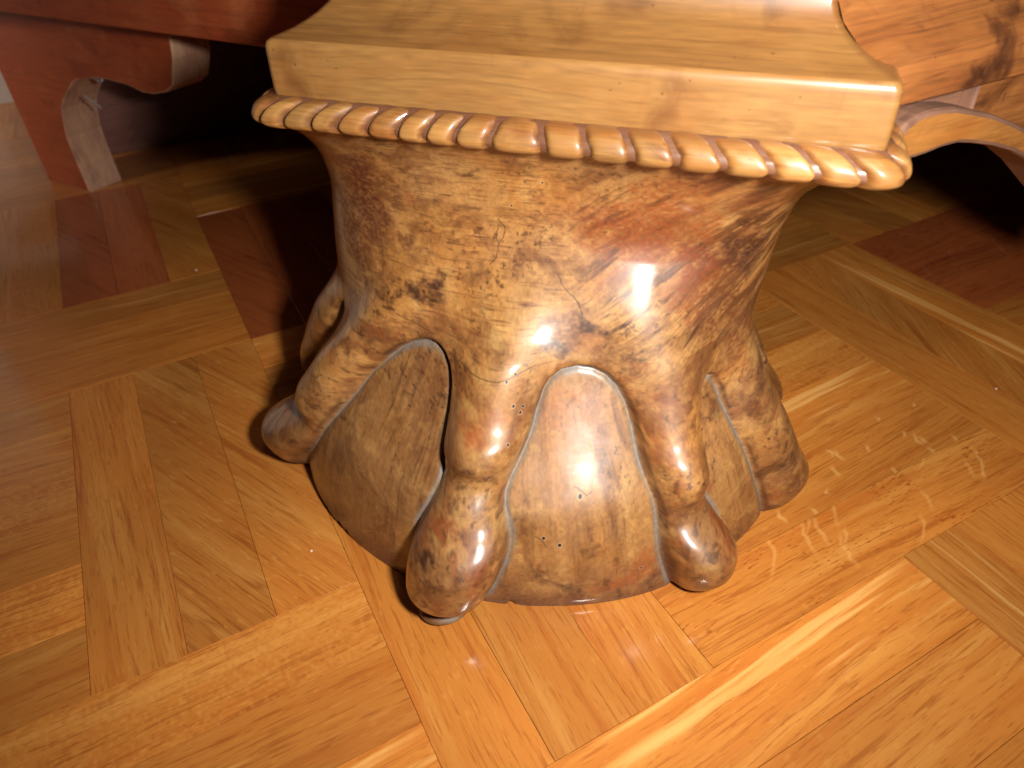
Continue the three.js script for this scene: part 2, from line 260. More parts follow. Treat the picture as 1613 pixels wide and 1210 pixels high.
{
  const TW = 2048, TH = 1024;
  const grid = (arr, th, h) => { const x = clamp((th - A0) / (A1 - A0)) * NT1, y = clamp(h / HT) * NHh, i = Math.min(Math.floor(x), NT1 - 1), j = Math.min(Math.floor(y), NHh - 1), fx = x - i, fy = y - j, k = j * NC + i; return lerp(lerp(arr[k], arr[k + 1], fx), lerp(arr[k + NC], arr[k + NC + 1], fx), fy); };
  const TAN = C3(170, 126, 75), HONEY = C3(176, 117, 58), BROWN = C3(104, 62, 34), DARK = C3(52, 29, 19), RED = C3(132, 66, 32), GREY = C3(128, 118, 110), DUSK = C3(152, 104, 58), RUST = C3(150, 76, 36), MAROON = C3(92, 46, 30);
  // stains at their places: angle, height, width in strips, height, colour, strength
  const SPOTS = [[199.2, 3.08, 0.17, 0.11, DARK, 0.95], [194, 2.98, 0.12, 0.09, DARK, 0.75], [200.5, 3.2, 0.07, 0.1, DARK, 0.6], [206, 2.85, 0.12, 0.3, BROWN, 0.5], [170, 4.1, 0.38, 0.12, BROWN, 0.85], [185, 4.3, 0.24, 0.06, BROWN, 0.7], [160, 4.4, 0.24, 0.06, DARK, 0.5], [208, 4.35, 0.2, 0.04, DARK, 0.5], [167, 3.85, 0.24, 0.42, MAROON, 0.95], [163, 3.4, 0.22, 0.4, MAROON, 0.8], [173, 3.55, 0.16, 0.3, BROWN, 0.7], [168, 4.3, 0.3, 0.12, MAROON, 0.8], [176, 4.0, 0.10, 0.2, BROWN, 0.7], [181.7, 3.5, 0.11, 0.07, BROWN, 0.85], [199.7, 3.61, 0.10, 0.06, BROWN, 0.7], [178, 3.8, 0.10, 0.06, BROWN, 0.7], [170, 3.2, 0.2, 0.3, BROWN, 0.5],
    [289, 3.2, 0.34, 0.7, BROWN, 0.9], [295, 2.7, 0.24, 0.5, BROWN, 0.8], [284, 3.6, 0.16, 0.2, MAROON, 0.8], [291, 3.55, 0.2, 0.16, DARK, 0.7], [293, 3.94, 0.15, 0.10, DARK, 0.8], [297, 3.6, 0.14, 0.2, DARK, 0.7], [276, 4.0, 0.40, 0.45, RED, 0.8], [266.6, 3.75, 0.36, 0.4, RED, 0.65], [256, 3.9, 0.3, 0.35, RED, 0.4], [282, 3.3, 0.3, 0.35, RED, 0.6], [290, 4.25, 0.3, 0.16, RED, 0.5], [247, 2.84, 0.26, 0.12, BROWN, 0.85], [244, 2.68, 0.16, 0.08, DARK, 0.75], [252.5, 2.93, 0.10, 0.07, DARK, 0.8], [257, 2.86, 0.08, 0.05, DARK, 0.7], [258.5, 2.6, 0.14, 0.16, BROWN, 0.5],
    [224.7, 2.02, 0.13, 0.11, RUST, 0.9], [223.5, 1.74, 0.24, 0.05, DARK, 0.7], [230.0, 1.66, 0.10, 0.05, DARK, 0.6], [221.1, 1.22, 0.20, 0.10, RED, 0.85], [218.5, 1.1, 0.18, 0.12, BROWN, 0.7], [224, 0.75, 0.3, 0.14, BROWN, 0.5], [220.5, 0.95, 0.07, 0.05, DARK, 0.8], [229, 0.9, 0.12, 0.3, RUST, 0.5], [231, 2.4, 0.14, 0.4, HONEY, 0.6],
    [267, 1.15, 0.2, 0.1, BROWN, 0.8], [272, 0.9, 0.14, 0.26, RED, 0.8], [268, 0.35, 0.3, 0.14, BROWN, 0.6], [271, 1.42, 0.12, 0.1, DARK, 0.7], [179, 1.7, 0.2, 0.1, BROWN, 0.5], [182, 2.3, 0.24, 0.05, BROWN, 0.7], [168, 0.7, 0.3, 0.2, BROWN, 0.7], [171, 1.1, 0.2, 0.12, BROWN, 0.7],
    [256, 0.3, 0.4, 0.1, RUST, 0.75], [258, 0.5, 0.18, 0.14, RUST, 0.6], [246, 0.12, 0.3, 0.08, BROWN, 0.7], [236, 0.1, 0.3, 0.08, BROWN, 0.6], [203, 0.9, 0.5, 0.3, BROWN, 0.35], [207, 0.3, 0.4, 0.2, BROWN, 0.5], [192, 1.2, 0.3, 0.25, BROWN, 0.3], [204, 2.15, 0.26, 0.16, BROWN, 0.4], [248, 2.0, 0.3, 0.2, RUST, 0.35], [297, 1.0, 0.14, 0.16, DARK, 0.6], [294, 1.9, 0.1, 0.3, DARK, 0.4]].map((q) => [grid(FX, q[0], q[1]), ...q.slice(1)]);
  const HOLES = [[233, 2.27, 0.016], [234.6, 2.19, 0.016], [235.2, 2.24, 0.014], [232.5, 1.96, 0.014], [240, 0.98, 0.02], [243, 0.9, 0.022], [258.5, 0.46, 0.016], [231, 2.5, 0.016], [233, 2.56, 0.014], [226, 4.0, 0.012], [240, 4.3, 0.012], [247.5, 1.36, 0.024]].map((q) => [grid(FX, q[0], q[1]), q[1], q[2]]);
  const CRACKS = [[[192, 2.78], [200, 2.68], [205, 2.64]], [[215.8, 2.53], [221, 2.5], [228.8, 2.5], [237.4, 2.6]], [[245, 3.38], [248.8, 3.23], [250.6, 3.14], [252, 3.03]], [[166, 2.6], [177, 2.5], [186, 2.46]], [[220, 3.84], [222.6, 3.77], [223, 3.66], [221, 3.58], [219.8, 3.64], [220.4, 3.78]], [[221, 3.56], [221.8, 3.46], [220, 3.4]], [[238.2, 1.0], [239.5, 0.95], [240.2, 0.88]], [[246.5, 1.44], [248.4, 1.36], [249.6, 1.39]], [[265, 0.3], [266.5, 0.26], [268, 0.28]]].map((c) => c.map(([t, h]) => [grid(FX, t, h), h]));
  const stain = (a, b, o) => {
    const th = A0 + (A1 - A0) * a, h = HT * b, x = grid(FX, th, h), sd = grid(FSD, th, h), idk = Math.min(Math.round(b * NHh), NHh) * NC + Math.min(Math.round(a * NT1), NT1), id = FID[idk];
    const wx = x + 0.10 * n2(x * 4, h * 4, 1) + 0.03 * n2(x * 15, h * 15, 2), wh = h + 0.10 * n2(x * 4, h * 4, 3) + 0.03 * n2(x * 15, h * 15, 4);
    set3(o, TAN);
    if (id < 20) {
      const up = ss(2.2, 2.9, h), rightward = ss(242, 264, th);
      mix3(o, HONEY, ss(-0.35, 0.5, fbm(x * 1.2, h * 1.1, 5, 3)) * 0.75);
      mix3(o, C3(205, 166, 104), ss(0.1, 0.6, fbm(x * 2.2 + 9, h * 1.6, 6, 4)) * up * 0.6 * (1 - 0.5 * rightward));
      // smeared old varnish: horizontal at the left of the shank, rising to the right at its right
      const du = x * 0.78 + h * 0.62, dv = h * 0.78 - x * 0.62;
      const sl = fbm(wx * 1.5, wh * 5.5, 7, 5), sr = fbm(du * 1.2, dv * 6.5 + 0.3 * n2(x * 3, h * 3, 8), 9, 5), sm = lerp(sl, sr, rightward * up);
      mix3(o, BROWN, ss(0.0, 0.75, sm + 0.14 * rightward * up + 0.12 * fbm(x * 14, h * 26, 37, 3)) * lerp(0.55, 0.8, up));
      const d2 = fbm(wx * 3.2, wh * 6.2, 10, 5) + 0.22 * fbm(x * 13, h * 30, 38, 3); mix3(o, DARK, ss(0.2, 0.95, d2 + 0.3 * fbm(x * 0.9, h * 1.2, 11, 2)) * 0.4);
      mix3(o, BROWN, ss(0.0, 0.7, lerp(fbm(x * 3.5, h * 42, 42, 4), fbm(du * 2.2, dv * 34, 43, 4), rightward)) * up * 0.5);
      mix3(o, DARK, ss(0.12, 0.6, fbm(du * 3.5, dv * 17, 12, 4) + 0.3 * ss(276, 292, th)) * rightward * up * 0.65);
      mix3(o, DARK, ss(0.35, 0.75, fbm(x * 3.2, h * 30, 13, 3)) * up * (1 - rightward) * 0.45);
      mix3(o, RED, ss(0.1, 0.7, fbm(x * 1.8, h * 1.8, 14, 3)) * 0.35);
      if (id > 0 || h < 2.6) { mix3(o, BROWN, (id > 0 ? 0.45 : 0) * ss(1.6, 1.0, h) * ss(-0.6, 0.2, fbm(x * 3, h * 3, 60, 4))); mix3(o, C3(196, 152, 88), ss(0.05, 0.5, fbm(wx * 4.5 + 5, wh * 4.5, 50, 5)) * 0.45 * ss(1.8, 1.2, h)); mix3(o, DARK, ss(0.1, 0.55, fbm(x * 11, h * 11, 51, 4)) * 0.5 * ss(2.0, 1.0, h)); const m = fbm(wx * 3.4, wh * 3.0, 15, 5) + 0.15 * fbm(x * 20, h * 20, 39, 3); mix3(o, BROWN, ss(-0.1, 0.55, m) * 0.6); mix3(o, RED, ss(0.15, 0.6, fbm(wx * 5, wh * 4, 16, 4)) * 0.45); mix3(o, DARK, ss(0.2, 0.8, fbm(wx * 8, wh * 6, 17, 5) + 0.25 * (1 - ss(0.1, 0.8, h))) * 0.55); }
    } else {
      const px = (th - 240) * 0.0525 + 0.02 * n2(x * 2.5, h * 2.5, 45);
      const left = id === 21 ? 1 : id === 20 ? 0.7 : 0;
      mix3(o, DUSK, 0.45 + 0.4 * left);
      mix3(o, HONEY, ss(-0.1, 0.5, fbm(x * 2.2, h * 1.2, 18, 3)) * 0.5 * (1 - left * 0.6));
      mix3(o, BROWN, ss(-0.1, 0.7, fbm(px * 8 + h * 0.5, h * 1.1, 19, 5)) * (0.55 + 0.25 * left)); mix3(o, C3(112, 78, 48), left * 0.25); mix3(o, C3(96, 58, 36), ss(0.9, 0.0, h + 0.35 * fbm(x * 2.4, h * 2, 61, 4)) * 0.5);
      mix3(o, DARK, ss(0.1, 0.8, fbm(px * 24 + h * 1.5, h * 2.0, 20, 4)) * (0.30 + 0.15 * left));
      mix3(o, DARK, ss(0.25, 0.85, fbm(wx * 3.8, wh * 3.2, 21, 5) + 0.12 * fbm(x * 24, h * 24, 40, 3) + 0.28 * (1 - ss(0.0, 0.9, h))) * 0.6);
      mix3(o, C3(196, 160, 100), ss(0.2, 0.7, fbm(wx * 5, wh * 4, 22, 3)) * 0.4 * (1 - left * 0.5));
    }
    const patch = ss(-0.25, 0.45, fbm(x * 1.7, h * 2.0, 52, 3));
    mix3(o, BROWN, ss(0.0, 0.6, fbm(x * 7, h * 10, 53, 6)) * (0.2 + 0.26 * patch));
    mix3(o, C3(204, 162, 92), ss(0.05, 0.5, fbm(x * 6 + 3, h * 8, 54, 6)) * 0.3 * (1 - 0.5 * patch));
    mix3(o, DARK, ss(0.2, 0.6, fbm(x * 17, h * 21, 55, 4)) * patch * 0.5);
    for (const [t, hh, w, q, c, k] of SPOTS) { const dx = (wx - t) / w, dy = (wh - hh) / q, d = dx * dx + dy * dy; if (d < 4) mix3(o, c, k * 0.9 * ss(2.1, 0.0, d + 0.9 * fbm(x * 8, h * 11, 23, 4)) * (0.75 + 0.5 * n2(x * 30, h * 40, 24))); }
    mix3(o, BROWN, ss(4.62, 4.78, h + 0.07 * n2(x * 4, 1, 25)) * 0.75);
    // grey polish left in the groove round each panel
    const gw = 0.034 + 0.014 * n2(x * 3, h * 3, 26) + 0.025 * ss(2.0, 2.4, h), g = Math.exp(-Math.pow((sd + 0.03) / gw, 2)) * ss(0.03, -0.005, sd); mix3(o, GREY, g * (0.85 + 0.25 * n2(x * 9, h * 9, 27)));
    mix3(o, DARK, Math.exp(-Math.pow((sd - 0.035) / 0.018, 2)) * 0.45 * ss(-0.3, 0.4, n2(x * 5, h * 5, 28)));
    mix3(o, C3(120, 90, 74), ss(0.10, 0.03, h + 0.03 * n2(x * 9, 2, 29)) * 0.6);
    for (const [t, hh, w] of HOLES) { const dx = x - t, dy = h - hh, d = Math.hypot(dx, dy); if (d < w * 2.2) { mix3(o, C3(190, 170, 150), ss(w * 1.9, w, d) * 0.5); mix3(o, C3(30, 18, 14), ss(w, w * 0.6, d)); } }
    for (const cr of CRACKS) for (let i = 1; i < cr.length; i++) {
      const ax = cr[i - 1][0], ay = cr[i - 1][1], bx = cr[i][0], by = cr[i][1], px = x + 0.03 * n2(x * 7, h * 7, 30) + 0.008 * n2(x * 30, h * 30, 44), ex = bx - ax, ey = by - ay, t = clamp(((px - ax) * ex + (h - ay) * ey) / (ex * ex + ey * ey)), d = Math.hypot(ax + ex * t - px, ay + ey * t - h);
      mix3(o, DARK, ss(0.011, 0.003, d) * 0.4);
    }
    const f = 1 + 0.07 * n2(x * 40, h * 40, 32); o[0] *= f; o[1] *= f; o[2] *= f;
  };
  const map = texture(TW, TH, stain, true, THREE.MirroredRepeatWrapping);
  const bm = texture(1024, 512, (a, b, o) => {
    const th = A0 + (A1 - A0) * a, h = HT * b, x = grid(FX, th, h);
    let v = 0.6 + 0.18 * fbm(x * 2.5, h * 2.5, 33, 4) + 0.10 * fbm(x * 12, h * 9, 34, 3);
    for (const [t, hh, w] of HOLES) { const d = Math.hypot(x - t, h - hh); if (d < w * 1.6) v -= 0.5 * ss(w * 1.5, w * 0.5, d); }
    for (const cr of CRACKS) for (let i = 1; i < cr.length; i++) { const ax = cr[i - 1][0], ay = cr[i - 1][1], ex = cr[i][0] - ax, ey = cr[i][1] - ay, t = clamp(((x - ax) * ex + (h - ay) * ey) / (ex * ex + ey * ey)), d = Math.hypot(ax + ex * t - x, ay + ey * t - h); v -= 0.15 * ss(0.014, 0.004, d); }
    o[0] = o[1] = o[2] = v;
  }, false, THREE.MirroredRepeatWrapping);
  const rm = texture(1024, 512, (a, b, o) => { const th = A0 + (A1 - A0) * a, h = HT * b, x = grid(FX, th, h); const v = clamp(0.42 + 0.22 * fbm(x * 3, h * 3, 36, 4) + 0.25 * ss(0.5, 0.0, h)); o[0] = o[1] = o[2] = v; }, false, THREE.MirroredRepeatWrapping);
  const coat = texture(1024, 512, (a, b, o) => {   // varnish: worn dull in patches, missing in the grooves and near the floor
    const th = A0 + (A1 - A0) * a, h = HT * b, x = grid(FX, th, h), sd = grid(FSD, th, h), groove = Math.exp(-Math.pow((sd + 0.01) / 0.055, 2));
    o[0] = clamp(0.95 - 0.85 * groove - 0.5 * ss(0.5, 0.0, h + 0.2 * n2(x * 4, 3, 46)) - 0.35 * ss(0.1, 0.6, fbm(x * 2.6, h * 2.6, 47, 4)));
    o[1] = clamp(0.55 + 0.25 * fbm(x * 3, h * 3, 48, 3) + 0.14 * Math.pow(clamp(1 - Math.abs(n2(x * 2 + h * 5, h * 9 - x * 2, 49)) * 9), 2) + 0.5 * groove); o[2] = 0;
  }, false, THREE.MirroredRepeatWrapping);
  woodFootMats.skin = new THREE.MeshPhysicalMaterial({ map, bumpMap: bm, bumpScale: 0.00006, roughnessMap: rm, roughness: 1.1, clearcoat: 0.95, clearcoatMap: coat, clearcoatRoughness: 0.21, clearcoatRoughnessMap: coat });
}
const foot = new THREE.Group(); foot.name = 'claw_foot'; foot.position.copy(W(OU, 0, OV)); cabinet.add(foot);
{
  const pos = new Float32Array(NC * (NHh + 1) * 3), uvs = new Float32Array(NC * (NHh + 1) * 2);
  for (let j = 0; j <= NHh; j++) for (let i = 0; i < NC; i++) { const k = j * NC + i, t = cols[i] * Math.PI / 180, r = FR[k] + bump3(cols[i], rowH(j)) * ss(0, 0.15, rowH(j)); pos[k * 3] = r * Math.cos(t) * S; pos[k * 3 + 1] = rowH(j) * S; pos[k * 3 + 2] = -r * Math.sin(t) * S; uvs[k * 2] = (cols[i] - A0) / (A1 - A0); uvs[k * 2 + 1] = rowH(j) / HT; }
  const all = []; for (let j = 0; j < NHh; j++) for (let i = 0; i < NC; i++) { const i2 = (i + 1) % NC, a = j * NC + i, b = j * NC + i2, c = a + NC, d = b + NC; all.push(a, b, d, a, d, c); }
  const full = new THREE.BufferGeometry(); full.setAttribute('position', new THREE.BufferAttribute(pos, 3)); full.setIndex(all); full.computeVertexNormals();
  const nor = full.attributes.normal.array, groups = {};
  for (let q = 0; q < all.length; q += 6) { const a = all[q], id = FID[a]; (groups[id] = groups[id] || []).push(all[q], all[q + 1], all[q + 2], all[q + 3], all[q + 4], all[q + 5]); }
  const sub = (idx) => { const m = new Map(), P = [], U = [], N = [], I = []; for (const v of idx) { let k = m.get(v); if (k === undefined) { k = m.size; m.set(v, k); P.push(pos[v * 3], pos[v * 3 + 1], pos[v * 3 + 2]); U.push(uvs[v * 2], uvs[v * 2 + 1]); N.push(nor[v * 3], nor[v * 3 + 1], nor[v * 3 + 2]); } I.push(k); } return geom(P, I, U, null, N); };
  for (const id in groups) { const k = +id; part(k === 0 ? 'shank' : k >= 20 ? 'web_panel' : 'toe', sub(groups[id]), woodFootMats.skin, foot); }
  // the flat stub of a claw that peeps out under the front toe
  const c = new THREE.SphereGeometry(0.32 * S, 32, 16); c.scale(1, 0.28, 0.8); const t = 222.5 * Math.PI / 180; c.translate(3.78 * Math.cos(t) * S, 0.09 * S, -3.78 * Math.sin(t) * S);
  const uv = c.attributes.uv; for (let i = 0; i < uv.count; i++) uv.setXY(i, 0.46 + uv.getX(i) * 0.05, 0.02 + uv.getY(i) * 0.04);
  part('claw', c, woodFootMats.skin, foot);
}

// ---- smooth honey-coloured wood of the upper pieces
function burl(seed, base, dark, red, amount, grain = 1) {
  const map = texture(1024, 1024, (a, b, o) => {
    const x = a * 8, y = b * 8, wx = x + 0.35 * n2(x * 1.1, y * 1.1, seed) + 0.08 * n2(x * 5, y * 5, seed + 1), wy = y + 0.35 * n2(x * 1.1, y * 1.1, seed + 2);
    set3(o, base);
    mix3(o, red, ss(-0.1, 0.7, fbm(wx * 0.7, wy * 1.6, seed + 3, 4)) * 0.55);
    mix3(o, C3(236, 190, 124), ss(0.05, 0.7, fbm(wx * 1.1 + 4, wy * 1.4, seed + 4, 4)) * 0.35 * (1 - amount * 0.7));
    mix3(o, dark, ss(0.15, 0.8, fbm(wx * 1.6, wy * 2.6 * grain, seed + 5, 5)) * amount);
    mix3(o, dark, ss(0.1, 0.9, fbm(x * 1.2, (y + 0.1 * n2(x * 0.5, y * 0.5, seed + 15)) * 20, seed + 6, 4)) * amount * 0.35);
    mix3(o, red, ss(0.3, 0.8, fbm(wx * 14, wy * 1.2, seed + 7, 3)) * 0.22);
    mix3(o, dark, ss(0.93, 0.97, n2(x * 13.3, y * 15.1, seed + 8)) * 0.55);
    mix3(o, dark, ss(0.0, 0.8, fbm(x * 0.9, (y + 0.08 * n2(x * 0.6, y, seed + 14)) * 30, seed + 12, 4)) * (0.1 + 0.26 * amount)); mix3(o, C3(240, 200, 140), ss(0.1, 0.8, fbm(x * 1.4, y * 16, seed + 13, 4)) * 0.2 * (1 - amount));
    const f = 1 + 0.08 * fbm(x * 5, y * 46, seed + 9, 2); o[0] *= f; o[1] *= f; o[2] *= f;
  }, true, THREE.MirroredRepeatWrapping);
  const bm = texture(512, 512, (a, b, o) => { const v = 0.5 + 0.25 * fbm(a * 10, b * 14, seed + 10, 4); o[0] = o[1] = o[2] = v; });
  return { map, bumpMap: bm };
}
const HONEYT = burl(200, C3(204, 152, 88), C3(112, 66, 34), C3(184, 114, 56), 0.5);
const WALNUT = burl(300, C3(156, 98, 50), C3(66, 36, 22), C3(126, 68, 36), 1.0, 0.6);
const CHERRY = burl(400, C3(172, 80, 44), C3(96, 40, 24), C3(150, 60, 32), 0.5, 1.6);
const RAW = burl(500, C3(196, 152, 124), C3(110, 80, 70), C3(172, 116, 94), 0.5);
const phys = (t, o = {}) => new THREE.MeshPhysicalMaterial({ ...t, bumpScale: 0.00005, roughness: 0.45, clearcoat: 0.8, clearcoatRoughness: 0.14, ...o });
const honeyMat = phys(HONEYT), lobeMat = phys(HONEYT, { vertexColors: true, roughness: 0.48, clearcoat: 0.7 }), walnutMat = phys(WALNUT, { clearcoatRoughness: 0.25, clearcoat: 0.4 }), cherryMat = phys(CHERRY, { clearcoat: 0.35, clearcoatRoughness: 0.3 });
const rawMat = new THREE.MeshStandardMaterial({ ...RAW, bumpScale: 0.001, roughness: 0.85 });
const dustMat = new THREE.MeshStandardMaterial({ ...RAW, bumpScale: 0.001, roughness: 0.6, color: new THREE.Color(0.40, 0.35, 0.34) });
const darkMat = new THREE.MeshStandardMaterial({ ...RAW, bumpScale: 0.001, roughness: 0.75, color: new THREE.Color(0.34, 0.24, 0.27) });

// ---- twisted (gadrooned) moulding on top of the foot; it and the plinth have sagged a little to the right
const sag = (x) => -0.0155 * (x + 2.4);
{
  const rim = new THREE.Group(); rim.name = 'gadroon_moulding'; rim.position.copy(L(0.5, 4.76, 0)); cabinet.add(rim);
  const RL = -2.70, RR = 3.70, BF = 1.90, XC = (RL + RR) / 2, HX = (RR - RL) / 2, RC = 0.30, ARC = RC * Math.PI / 2;
  // a point of the half-round: s runs along the front and on round both corners, f is the profile angle, d the depth under the surface
  const along = (s) => {
    const a = s > XC ? 1 : -1, t = a > 0 ? s - (RR - RC) : (RL + RC) - s;
    if (t <= 0) return [s, BF];
    if (t < ARC) return [a > 0 ? RR - RC + RC * Math.sin(t / RC) : RL + RC - RC * Math.sin(t / RC), BF - RC + RC * Math.cos(t / RC)];
    return [a > 0 ? RR : RL, BF - RC - (t - ARC)];
  };
  const at = (s, f, d) => {
    const rx = 0.225 - d, ins = 0.225 - rx * Math.cos(f), y = 4.885 + (f > 0 ? 0.20 - d : 0.12 - d * 0.6) * Math.sin(f), [x, z] = along(s);
    return L(XC + (x - XC) * (HX - ins) / HX, y + sag(x), z * (BF - ins) / BF).sub(rim.position);
  };
  const F0 = -1.1, F1 = 1.5;
  {
    const P = [], UV = [], I = [], s0 = RL - 4.2, s1 = RR + 4.2, NS = 420, NF = 18;
    for (let j = -1; j <= NF + 1; j++) for (let i = 0; i <= NS; i++) {
      const s = lerp(s0, s1, i / NS), f = F0 + (F1 - F0) * clamp(j / NF); let p = at(s, f, 0.045 * Math.pow(clamp((1.35 - f) / 0.5), 0.7) + 0.004 * n2(s * 9, f * 6, 83));
      if (j < 0 || j > NF) { const [x, z] = along(s); p = L(XC + (x - XC) * 0.8, (j < 0 ? 4.768 : 5.075) + sag(x), z * 0.75).sub(rim.position); }
      P.push(p.x, p.y, p.z); UV.push(s * 0.125, f * 0.05);
    }
    for (let j = 0; j < NF + 2; j++) for (let i = 0; i < NS; i++) { const a = j * (NS + 1) + i, b = a + 1, c = a + NS + 1, d = c + 1; I.push(a, b, d, a, d, c); }
    part('moulding_bed', geom(P, I, UV), new THREE.MeshPhysicalMaterial({ map: RAW.map, bumpMap: RAW.bumpMap, bumpScale: 0.0001, color: new THREE.Color(0.30, 0.225, 0.175), roughness: 0.5, clearcoat: 0.5, clearcoatRoughness: 0.2, side: THREE.DoubleSide }), rim);
  }
  const front = [-2.53, -2.25, -1.93, -1.63, -1.3, -0.97, -0.67, -0.36, -0.01, 0.54, 0.96, 1.38, 1.79, 2.2, 2.61, 2.98, 3.35], cuts = [...front];
  for (let i = 1; i < 11; i++) { cuts.unshift(front[0] - i * 0.34); cuts.push(front[front.length - 1] + 0.02 + i * 0.37); }
  const slant = (s, f) => (s < 0.3 ? 1 : -1) * (0.07 + 0.025 * Math.abs(s - 0.3)) * Math.pow(clamp((f - 0.05) / 1.4), 1.2);
  for (let n = 0; n < cuts.length - 1; n++) {
    const s0 = cuts[n], s1 = cuts[n + 1], MX = 20, MF = 18, P = [], UV = [], CO = [], I = [], r = rng(n * 31 + 5), tint = 0.56 + r() * 0.16, fat = r() * 0.006;
    for (let j = 0; j <= MF; j++) for (let i = 0; i <= MX; i++) {
      const f = F0 + (F1 - F0) * j / MF, q = (i / MX * 2 - 1), pit = s1 - s0, gap = (0.030 + 0.014 * n2(s0 * 5, f * 3, 84)) / pit;
      const s = lerp(s0 + slant(s0, f), s1 + slant(s1, f), 0.5 + q * (0.5 - gap * 0.6)), aq = Math.abs(q), fade = Math.pow(clamp((1.4 - f) / 0.5), 0.7);
      const d = 0.06 * fade * Math.pow(aq, 6) + 0.008 * aq * aq - fat + 0.004 * n2(s * 5, f * 3, 85) + 0.012 * Math.pow(clamp((-f - 0.6) / 0.5), 2);
      const p = at(s, f, d); P.push(p.x, p.y, p.z); UV.push(s * 0.125 + (n * 0.37 % 1), f * 0.05 + n * 0.21 % 1);
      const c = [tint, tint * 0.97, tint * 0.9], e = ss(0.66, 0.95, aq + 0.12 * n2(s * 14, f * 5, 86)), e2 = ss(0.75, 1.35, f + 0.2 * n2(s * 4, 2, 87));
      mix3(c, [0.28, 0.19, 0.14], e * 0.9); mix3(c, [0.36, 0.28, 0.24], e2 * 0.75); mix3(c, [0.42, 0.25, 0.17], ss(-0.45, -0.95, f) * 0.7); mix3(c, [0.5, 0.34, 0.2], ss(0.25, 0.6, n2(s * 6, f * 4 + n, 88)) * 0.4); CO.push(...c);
    }
    for (let j = 0; j < MF; j++) for (let i = 0; i < MX; i++) { const a = j * (MX + 1) + i, b = a + 1, c = a + MX + 1, d = c + 1; I.push(a, b, d, a, d, c); }
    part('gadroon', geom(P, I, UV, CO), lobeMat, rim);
  }
}

// ---- plinth with its hollow shoulder and the pilaster above: rings of a rounded rectangle
function ringed(prof, rect, uvk) {
  const [x0, x1, z0, z1, rad] = rect, N = 8, ring = [], P = [], UV = [], I = [];
  const corner = (cx, cz, a0) => { for (let i = 0; i <= N; i++) { const a = a0 + Math.PI / 2 * i / N; ring.push([cx, cz, Math.cos(a), Math.sin(a), a0]); } };
  corner(x1 - rad, z1 - rad, 0); corner(x0 + rad, z1 - rad, Math.PI / 2); corner(x0 + rad, z0 + rad, Math.PI); corner(x1 - rad, z0 + rad, Math.PI * 1.5);
  const M = ring.length;
  let run = 0;
  prof.forEach(([inset, y], j) => {
    if (j) run += Math.hypot(inset - prof[j - 1][0], y - prof[j - 1][1]);
    ring.forEach(([cx, cz, dx, dz, a0], i) => {
      const sx = a0 === 0 || a0 > 4 ? 1 : -1, sz = a0 < 3 ? 1 : -1, px = cx - sx * inset + dx * rad, pz = cz - sz * inset + dz * rad, q = L(px, y + sag(px), pz); P.push(q.x, q.y, q.z); UV.push((px + pz * 0.15) * uvk, run * uvk + 0.3);
    });
  });
  for (let j = 0; j < prof.length - 1; j++) for (let i = 0; i < M; i++) { const a = j * M + i, b = j * M + (i + 1) % M; I.push(a, a + M, b, b, a + M, b + M); }
  return [P, UV, I, M];
}
function ringPart(name, prof, rect, mat, parent) {
  const [P, UV, I] = ringed(prof, rect, 0.125); const g = geom(P, I, UV); g.computeBoundingBox();
  const c = g.boundingBox.getCenter(new THREE.Vector3()); c.y = g.boundingBox.min.y; g.translate(-c.x, -c.y, -c.z); const m = part(name, g, mat, parent); m.position.copy(c); return m;
}
{
  const RECT = [-2.40, 3.45, -1.66, 1.68, 0.07], two = { side: THREE.DoubleSide };
  ringPart('plinth', [[1.5, 5.03], [0.03, 5.035], [0.004, 5.055], [-0.002, 5.16], [0.0, 5.32], [0.002, 5.50], [0.006, 5.55], [0.02, 5.588], [0.05, 5.61]], RECT, phys({ ...HONEYT }, { ...two, color: new THREE.Color(0.50, 0.465, 0.42) }), cabinet);
  ringPart('shoulder', [[0.05, 5.61], [0.12, 5.635], [0.22, 5.675], [0.32, 5.73], [0.41, 5.79], [0.50, 5.87], [0.555, 5.945], [0.59, 6.03], [0.61, 6.15], [0.62, 6.35], [0.62, 6.7]], RECT, phys({ ...HONEYT }, { ...two, color: new THREE.Color(0.42, 0.375, 0.32) }), cabinet);
  ringPart('pilaster', [[0.62, 6.7], [0.62, 16]], RECT, phys({ ...HONEYT }, { ...two, color: new THREE.Color(0.42, 0.375, 0.32) }), cabinet);
}

